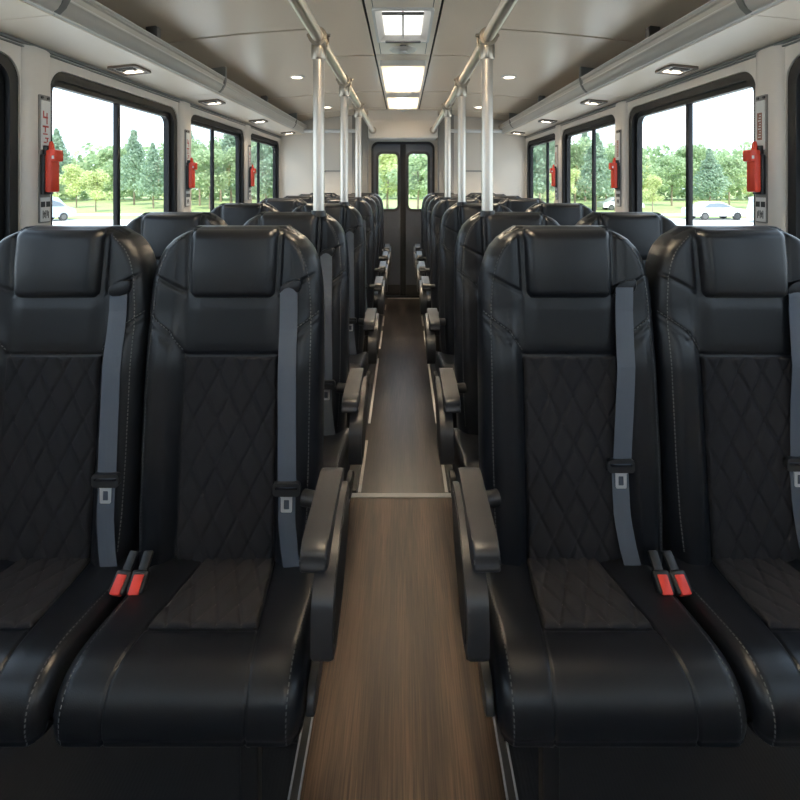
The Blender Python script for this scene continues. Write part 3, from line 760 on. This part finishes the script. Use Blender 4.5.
# ------------------------------------------------------------------ rear wall, columns and doors
DH = .415
bm = bmesh.new()
plate(bm, rrect(-W-.07, W+.07, -.06, 2.45, 0), [rrect(-DH, DH, .002, 2.04, (0, 0, .09, .09))], lambda a, b: (a, YB, b), lambda a, b: (a, YB+.08, b))
struct(fin('wall_back', bm, 'endwall', angle=40))
bm = bmesh.new(); bx(bm, -.43, .43, 5.92, YB+.01, 2.055, 2.42, .012)
bx(bm, -.435, .435, 5.905, 5.93, 2.262, 2.272, .002)
struct(fin('trim_11', bm, 'endwall', angle=40))
for i, s in enumerate((-1, 1)):
    bm = bmesh.new(); bx(bm, min(s*.455, s*.66), max(s*.455, s*.66), 6.20, YB+.01, 0, 2.42, .010)
    struct(fin(f'trim_{12+i}', bm, 'pilaster', angle=40))
    nm = 'left' if s < 0 else 'right'
    root = empty('wall_panel', (s*.90, YB, 1.2)); tag(root, f'cream framed access panel on the rear wall, {nm} of the doors', 'wall panel', 'framed rear wall panels')
    bm = bmesh.new(); plate(bm, rrect(-.16, .16, -.55, .46, .05), [rrect(-.148, .148, -.538, .448, .042)], lambda a, b: (a, -.012, b), lambda a, b: (a, .002, b)); fin('panel_rim', bm, 'alu', root, angle=40)
    bm = bmesh.new(); extrude(bm, rrect(-.148, .148, -.538, .448, .042), lambda a, b: (a, -.004, b), lambda a, b: (a, .002, b)); fin('panel_face', bm, 'endwall', root, angle=40)
root = empty('door_1', (0, YB, 0)); struct(root)
bm = bmesh.new()
plate(bm, rrect(-DH+.002, DH-.002, .003, 2.037, (0, 0, .09, .09)), [rrect(-DH+.03, DH-.03, .02, 2.005, (0, 0, .07, .07))], lambda a, b: (a, -.03, b), lambda a, b: (a, .07, b))
fin('door_frame', bm, 'frame', root, angle=40)
bm = bmesh.new(); bx(bm, -.036, .036, -.008, .05, .02, 2.01, .004); fin('centre_seal', bm, 'seam', root, angle=40)
for s in (-1, 1):
    bm = bmesh.new(); x0, x1 = (-DH+.03, -.03) if s < 0 else (.03, DH-.03)
    gx0, gx1 = (-.328, -.068) if s < 0 else (.068, .328)
    plate(bm, rrect(x0, x1, .02, 2.007, (0, 0, .07 if s > 0 else 0, .07 if s < 0 else 0)), [rrect(gx0, gx1, 1.15, 1.885, .055)], lambda a, b: (a, .008, b), lambda a, b: (a, .045, b))
    d = fin('door_leaf', bm, 'door', root, angle=40)
    bm = bmesh.new(); plate(bm, rrect(gx0-.026, gx1+.026, 1.124, 1.911, .075), [rrect(gx0+.006, gx1-.006, 1.156, 1.879, .05)], lambda a, b: (a, -.004, b), lambda a, b: (a, .03, b)); fin('window_gasket', bm, 'rubber', d, angle=40)
    bm = bmesh.new(); extrude(bm, rrect(gx0, gx1, 1.15, 1.885, .05), lambda a, b: (a, .024, b), lambda a, b: (a, .028, b)); fin('glass_pane', bm, 'glass', d)
    bm = bmesh.new(); bx(bm, x0+.01, x1-.01, -.004, .012, .03, .16, .004); fin('kick_plate', bm, 'black', d, angle=40)
    bm = bmesh.new(); bx(bm, min(s*.20, s*.32), max(s*.20, s*.32), -.012, .010, .19, .215, .004); fin('door_handle', bm, 'alu', d, angle=40)

# front wall behind the camera with the windscreen
bm = bmesh.new()
plate(bm, rrect(-W-.07, W+.07, -.06, 2.45, 0), [rrect(-.95, .95, 1.20, 2.10, .12)], lambda a, b: (a, YF, b), lambda a, b: (a, YF-.08, b))
struct(fin('wall_front', bm, 'wall', angle=40))
root = empty('window_13', (0, YF, 1.6)); struct(root)
bm = bmesh.new(); plate(bm, rrect(-.947, .947, 1.203, 2.097, .118), [rrect(-.89, .89, 1.26, 2.04, .09)], lambda a, b: (a, .01, b-1.6), lambda a, b: (a, -.06, b-1.6)); fin('window_frame', bm, 'frame', root, angle=40)
bm = bmesh.new(); bx(bm, -.90, .90, -.04, -.036, -.35, .45); fin('glass_pane', bm, 'glass', root)

# ------------------------------------------------------------------ signs and emergency hammers on the pillars
for s, nm in ((-1, 'left'), (1, 'right')):
    for i, (y0, y1) in enumerate(((2.082, 2.148), (3.482, 3.550), (4.905, 4.970))):
        pl = ['front', 'second', 'rear'][i]
        yc = (y0+y1)/2; xw = W-.027; hw_ = (y1-y0)/2
        root = empty('pillar_sign', (s*xw, yc, 1.6)); tag(root, f'narrow instruction plate on the {pl} pillar of the {nm} wall', 'sign', 'instruction plates on the window pillars')
        def P(d): return lambda a, b: (-s*d, a, b)
        def B(bm, a0, a1, b0, b1, d0, d1, bev=0.): bx(bm, min(-s*d0, -s*d1), max(-s*d0, -s*d1), a0, a1, b0, b1, bev)
        bm = bmesh.new(); extrude(bm, rrect(-hw_, hw_, -.27, .292, .006, 3), P(-.004), P(.005)); fin('backing_plate', bm, 'signback', root, angle=40)
        up = fin('upper_label', (lambda b: (B(b, -hw_+.009, hw_-.006, .052, .268, .004, .009, .001), b)[1])(bmesh.new()), 'white', root)
        bm = bmesh.new()
        if s < 0:   # red pictogram strokes
            for a0, a1, b0, b1 in ((-.016, -.010, .190, .222), (-.010, .012, .190, .198), (.004, .010, .165, .215), (-.018, .016, .150, .158), (-.006, .000, .128, .150), (-.016, .010, .118, .124), (-.004, .016, .100, .106), (.006, .012, .086, .100), (-.012, .004, .082, .087)):
                B(bm, a0, a1, b0, b1, .0085, .0098)
            fin('red_pictogram', bm, 'inkred', up)
        else:
            B(bm, -.010, .018, .095, .215, .0085, .0096)
            fin('brown_print', bm, 'inkbrown', up)
            bm = bmesh.new()
            for k in range(9): B(bm, -.004, .012-.004*(k % 3), .105+.012*k, .110+.012*k, .0095, .0100)
            fin('print_lines', bm, 'white', up)
        lw = fin('lower_label', (lambda b: (B(b, -hw_+.006, hw_-.006, -.264, -.158, .004, .009, .001), b)[1])(bmesh.new()), 'white', root)
        bm = bmesh.new()
        B(bm, -.028, -.004, -.200, -.176, .0085, .0098); B(bm, .002, .026, -.200, -.176, .0085, .0098)
        for a0, a1, b0, b1 in ((-.018, -.014, -.25, -.215), (-.010, -.006, -.245, -.22), (-.002, .002, -.25, -.215), (.006, .010, -.24, -.215), (.013, .017, -.25, -.22), (-.018, .002, -.232, -.228)):
            B(bm, a0, a1, b0, b1, .0085, .0098)
        fin('black_print', bm, 'ink', lw)
        bm = bmesh.new()
        for q in (-.018, .018): tube(bm, [(-s*.004, q, .28), (-s*.010, q, .28)], .006, 10)
        fin('screw', bm, 'black', root)
        # hammer case
        root = empty('emergency_hammer', (s*(xw-.005), yc, 1.6)); tag(root, f'red emergency hammer in its holder on the {pl} pillar of the {nm} wall', 'emergency hammer', 'red emergency hammers')
        bm = bmesh.new(); B(bm, -.028, .030, -.145, .03, .0, .018, .004); B(bm, -.018, .024, .0, .070, .0, .026, .005); fin('holder', bm, 'black', root, angle=40)
        bm = bmesh.new(); B(bm, -.022, .032, -.135, .030, .014, .044, .007); B(bm, -.020, .034, .000, .052, .016, .060, .007)
        h = fin('hammer_case', bm, 'red', root, angle=40)
        bm = bmesh.new(); tube(bm, [(-s*.034, -.004, .045), (-s*.032, -.004, .075), (-s*.030, -.004, .088)], [.012, .010, .006], 14); fin('hammer_tip', bm, 'red', root, angle=40)
        bm = bmesh.new()
        for k in range(7): B(bm, -.0225, -.0185, -.12+.016*k, -.113+.016*k, .018, .038, .001)
        fin('grip_rib', bm, 'red', root)
        bm = bmesh.new(); B(bm, -.0225, -.0185, .012, .026, .046, .055, .001); fin('white_stud', bm, 'white', root)

# ------------------------------------------------------------------ outside
GZ = -1.60
bm = bmesh.new(); bx(bm, -160, 160, -60, 190, GZ-.3, GZ); struct(fin('ground', bm, 'asphalt'))
bm = bmesh.new()
for x0, x1, y0, y1 in ((-160, -18, 47, 190), (18, 160, 47, 190), (-18, 18, 20, 190), (-34, -17, 40, 44), (17, 34, 41, 44), (-60, -36, 38, 43), (36, 60, 38, 43)): bx(bm, x0, x1, y0, y1, GZ-.1, GZ+.03+.002*(x0 % 3))
struct(fin('ground_lawn', bm, 'lawn'))

def tree_mesh(kind, seed):
    r = random.Random(seed); bm = bmesh.new()
    h = 1.; blobs = []
    if kind == 'pine':
        for k in range(9):
            z = .28+.70*k/8; rr = .30*(1-.85*(k/8)**1.1)
            for j in range(4): a = r.random()*6.3; blobs.append((rr*.45*math.cos(a), rr*.45*math.sin(a), z, rr*.75, .085))
    else:
        for k in range(16):
            a = r.random()*6.3; q = r.random()**.5*.27; z = .36+.5*r.random()
            q *= 1-.8*max(0, (z-.6))/.4
            blobs.append((q*math.cos(a), q*math.sin(a), z, .10+.08*r.random(), .09+.06*r.random()))
    n = 5200
    for i in range(n):
        bxx, by, bz, rx, rz = r.choice(blobs)
        d = Vector((r.gauss(0, 1), r.gauss(0, 1), r.gauss(0, 1))).normalized()*(r.random()**.35)
        c = Vector((bxx+d.x*rx, by+d.y*rx, bz+d.z*rz))
        n1 = Vector((r.gauss(0, 1), r.gauss(0, 1), r.gauss(0, 1))).normalized(); n2 = n1.orthogonal().normalized(); n3 = n1.cross(n2)
        L = .012+.015*r.random()
        bm.faces.new([bm.verts.new(c+n2*a*L+n3*b*L*.6) for a, b in ((-1, 0), (0, -1), (1, 0), (0, 1))])
    me = bpy.data.meshes.new('crown'); bm.to_mesh(me); bm.free()
    bt = bmesh.new(); tube(bt, [(0, 0, -.02), (.004, 0, .2), (-.004, .006, .45), (0, 0, .8)], [.018, .014, .010, .003], 8)
    for k in range(5):
        a = k*1.3; z = .34+.07*k; tube(bt, [(0, 0, z), (.10*math.cos(a), .10*math.sin(a), z+.10), (.17*math.cos(a), .17*math.sin(a), z+.17)], [.007, .004, .002], 6)
    tm = bpy.data.meshes.new('trunk'); bt.to_mesh(tm); bt.free(); tm.materials.append(M['trunk'])
    return me, tm
TM = {}
for kind, m in (('round', 'leaf_green'), ('round2', 'leaf_yellow'), ('pine', 'leaf_dark')):
    for v in range(2):
        a, b = tree_mesh('pine' if kind == 'pine' else 'round', hash_ := (11*v+{'round': 1, 'round2': 5, 'pine': 9}[kind])); a.materials.append(M[m]); TM[kind, v] = (a, b)
def tree(x, y, h, kind, v, wd, label, group):
    root = empty('tree', (x, y, GZ), R.random()*6); root.scale = (h*wd, h*wd, h)
    c, t = TM[kind, v]
    for nm_, me in (('crown', c), ('trunk', t)):
        o = bpy.data.objects.new(nm_, me); COL.objects.link(o); o.parent = root
    tag(root, label, 'tree', group)
KW = {'round': 'mid-green broad tree', 'round2': 'yellow-green tree', 'pine': 'dark green conifer'}
ORDN = ['first', 'second', 'third', 'fourth', 'fifth', 'sixth', 'seventh', 'eighth', 'ninth', 'tenth']
VIEW = {'front': (.50, .86, 9), 'second': (.325, .50, 8), 'rear': (.245, .325, 5)}
for s, nm in ((-1, 'left'), (1, 'right')):
    for wn, (r0, r1, cnt) in VIEW.items():
        for i in range(cnt):
            f = (i+.5)/cnt; ratio = r0+(r1-r0)*f
            kind = R.choice(['round', 'round2', 'pine', 'round', 'pine'])
            y = 52+10*(i % 3)+R.uniform(0, 4)
            h = {'front': 7.9, 'second': 8.7, 'rear': 9.8}[wn]*R.uniform(.85, 1.12)*(y/62)
            if kind == 'round2': y -= 5; h *= .66
            if kind == 'pine': h *= 1.06
            x = s*ratio*y
            order = ORDN[i if s > 0 else cnt-1-i]
            tree(x, y, h, kind, R.randint(0, 1), R.uniform(.82, 1.08), f'{KW[kind]}, {order} from the left through the {wn} {nm} window', 'trees outside the bus')
for i, (x, y, h, kind) in enumerate(((-4.2, 46, 6.6, 'round'), (-1.7, 52, 7.4, 'round2'), (1.5, 48, 6.4, 'round'), (4.0, 50, 7.2, 'round2'))):
    tree(x, y, h, kind, i % 2, 1.2, f'{KW[kind]}, {ORDN[i]} from the left through the rear door windows', 'trees outside the bus')
# distant woodland behind the single trees: nobody could count it
r = random.Random(3); bm = bmesh.new()
for i in range(34000):
    x = r.uniform(-110, 110); y = r.uniform(84, 92) + abs(x)*-.10
    top = 7.6 + 1.0*math.sin(x*.35)+1.0*math.sin(x*.83+2)+.7*math.sin(x*1.9)
    c = Vector((x, y, GZ + .2 + (top)*r.random()**.8)); L = .34+.28*r.random()
    n1 = Vector((r.gauss(0, 1), r.gauss(0, 1), r.gauss(0, 1))).normalized(); n2 = n1.orthogonal().normalized(); n3 = n1.cross(n2)
    bm.faces.new([bm.verts.new(c+n2*a*L+n3*b*L*.7) for a, b in ((-1, 0), (0, -1), (1, 0), (0, 1))])
o = fin('woodland', bm, 'leaf_green'); tag(o, 'haze-tinted belt of woodland behind the trees around the parking area', 'woodland', kind='stuff')

def car(x, y, rz, paint, label, van=False):
    root = empty('car', (x, y, GZ), rz); tag(root, label, 'car', 'parked cars outside')
    Lh = 2.2
    if van:
        prof = [(-2.3, .35), (-2.32, 1.0), (-2.25, 1.75), (-2.0, 1.95), (.6, 1.95), (1.2, 1.75), (1.75, 1.15), (2.3, .95), (2.38, .6), (2.33, .35)]
    else:
        prof = [(-2.2, .35), (-2.25, .7), (-2.15, .95), (-1.55, 1.02), (-.95, 1.40), (-.3, 1.47), (.35, 1.42), (1.15, 1.0), (1.95, .88), (2.2, .68), (2.22, .35)]
    lp = [tuple(p) for p in catmull(prof, 5, False)]
    bm = bmesh.new(); rings = []
    for yy, k in ((-.86, .0), (-.84, .06), (-.70, .10), (0, .12), (.70, .10), (.84, .06), (.86, 0)):
        rings.append([bm.verts.new((a, yy*(1-.20*smooth(.95, 1.5, b)), b-.02+k*.35*smooth(.5, 1.4, b))) for a, b in lp])
    for a, b in zip(rings, rings[1:]):
        for i in range(len(lp)): bm.faces.new((a[i], a[(i+1) % len(lp)], b[(i+1) % len(lp)], b[i]))
    bm.faces.new(rings[0]); bm.faces.new(rings[-1])
    fin('body', bm, paint, root, angle=40)
    gl = [(-1.35, 1.06), (-.9, 1.34), (-.25, 1.40), (.30, 1.36), (.95, 1.04)] if not van else [(-2.0, 1.2), (-1.95, 1.7), (.5, 1.72), (1.05, 1.6), (1.5, 1.2)]
    for sy in (-1, 1):
        bm = bmesh.new(); extrude(bm, gl, lambda a, b: (a, sy*(.875*(1-.20*smooth(.95, 1.5, b))), b), lambda a, b: (a, sy*.80*(1-.20*smooth(.95, 1.5, b)), b)); fin('side_glass', bm, 'carglass', root)
        for wx in (-1.35, 1.38):
            bm = bmesh.new(); tube(bm, [(wx, sy*.68, .32), (wx, sy*.88, .32)], .32, 24); w_ = fin('wheel', bm, 'tyre', root, angle=40)
            bm = bmesh.new(); tube(bm, [(wx, sy*.80, .32), (wx, sy*.89, .32)], .20, 16); fin('hub_cap', bm, 'alu', w_, angle=40)
car(25.9, 40, .05, 'carwhite', 'white saloon car parked outside the front right window')
car(29.4, 37.0, .0, 'carwhite', 'white van parked outside the front right window, beside the saloon car', True)
car(24.0, 53, .0, 'carwhite', 'white car parked outside the second right window')
car(-28.5, 37.5, 1.2, 'carblue', 'pale van parked outside the front left window', True)

# ------------------------------------------------------------------ light
w = bpy.data.worlds.new('sky'); S.world = w; w.use_nodes = True; nt = w.node_tree
bg = nt.nodes['Background']; tc = nt.nodes.new('ShaderNodeTexCoord'); sx = nt.nodes.new('ShaderNodeSeparateXYZ'); cr = nt.nodes.new('ShaderNodeValToRGB')
nt.links.new(tc.outputs['Generated'], sx.inputs[0]); nt.links.new(sx.outputs['Z'], cr.inputs['Fac']); nt.links.new(cr.outputs['Color'], bg.inputs['Color'])
cr.color_ramp.elements[0].color = (.76, .88, 1, 1); cr.color_ramp.elements[1].color = (.58, .76, 1, 1); cr.color_ramp.elements[1].position = .9
bg.inputs['Strength'].default_value = 2.0
sl = bpy.data.lights.new('sun', 'SUN'); sl.energy = 4.2; sl.angle = .03; sl.color = (1, .95, .86)
so = bpy.data.objects.new('sun', sl); COL.objects.link(so); so.rotation_euler = (math.radians(38), 0, math.radians(8))

CAMY = 0
warm = (1., .84, .63)
for s in (-1, 1):
    for y in (3.89, 5.45):
        l = bpy.data.lights.new('spot_lamp', 'SPOT'); l.energy = 52; l.color = warm; l.spot_size = 1.9; l.spot_blend = .8; l.shadow_soft_size = .04
        o = bpy.data.objects.new('spot_lamp', l); COL.objects.link(o); o.location = (s*.86, y, 2.34)
    for y in (2.59, 3.66, 4.8, 5.97):
        l = bpy.data.lights.new('reading_lamp', 'SPOT'); l.energy = 2.5; l.color = warm; l.spot_size = 1.9; l.spot_blend = .8; l.shadow_soft_size = .03
        o = bpy.data.objects.new('reading_lamp', l); COL.objects.link(o); o.location = (s*1.45, y, 2.09)

# ------------------------------------------------------------------ camera
cd = bpy.data.cameras.new('camera'); cam = bpy.data.objects.new('camera', cd); COL.objects.link(cam)
cam.location = (0, 0, EYE); cam.rotation_euler = (PI/2, 0, 0)
cd.sensor_width = 36; cd.lens = 480/800*36; cd.shift_x = -3/800; cd.shift_y = -(400-182)/800; cd.clip_start = .05; cd.clip_end = 500
S.camera = cam
v = S.view_settings; v.view_transform = 'Standard'; v.look = 'None'; v.exposure = .7; v.gamma = 1; v.use_curve_mapping = False
S.cycles.use_denoising = True
try: S.cycles.denoiser = 'OPENIMAGEDENOISE'
except Exception: pass
S.cycles.max_bounces = 10; S.cycles.diffuse_bounces = 5; S.cycles.transparent_max_bounces = 16
S.cycles.sample_clamp_indirect = 6
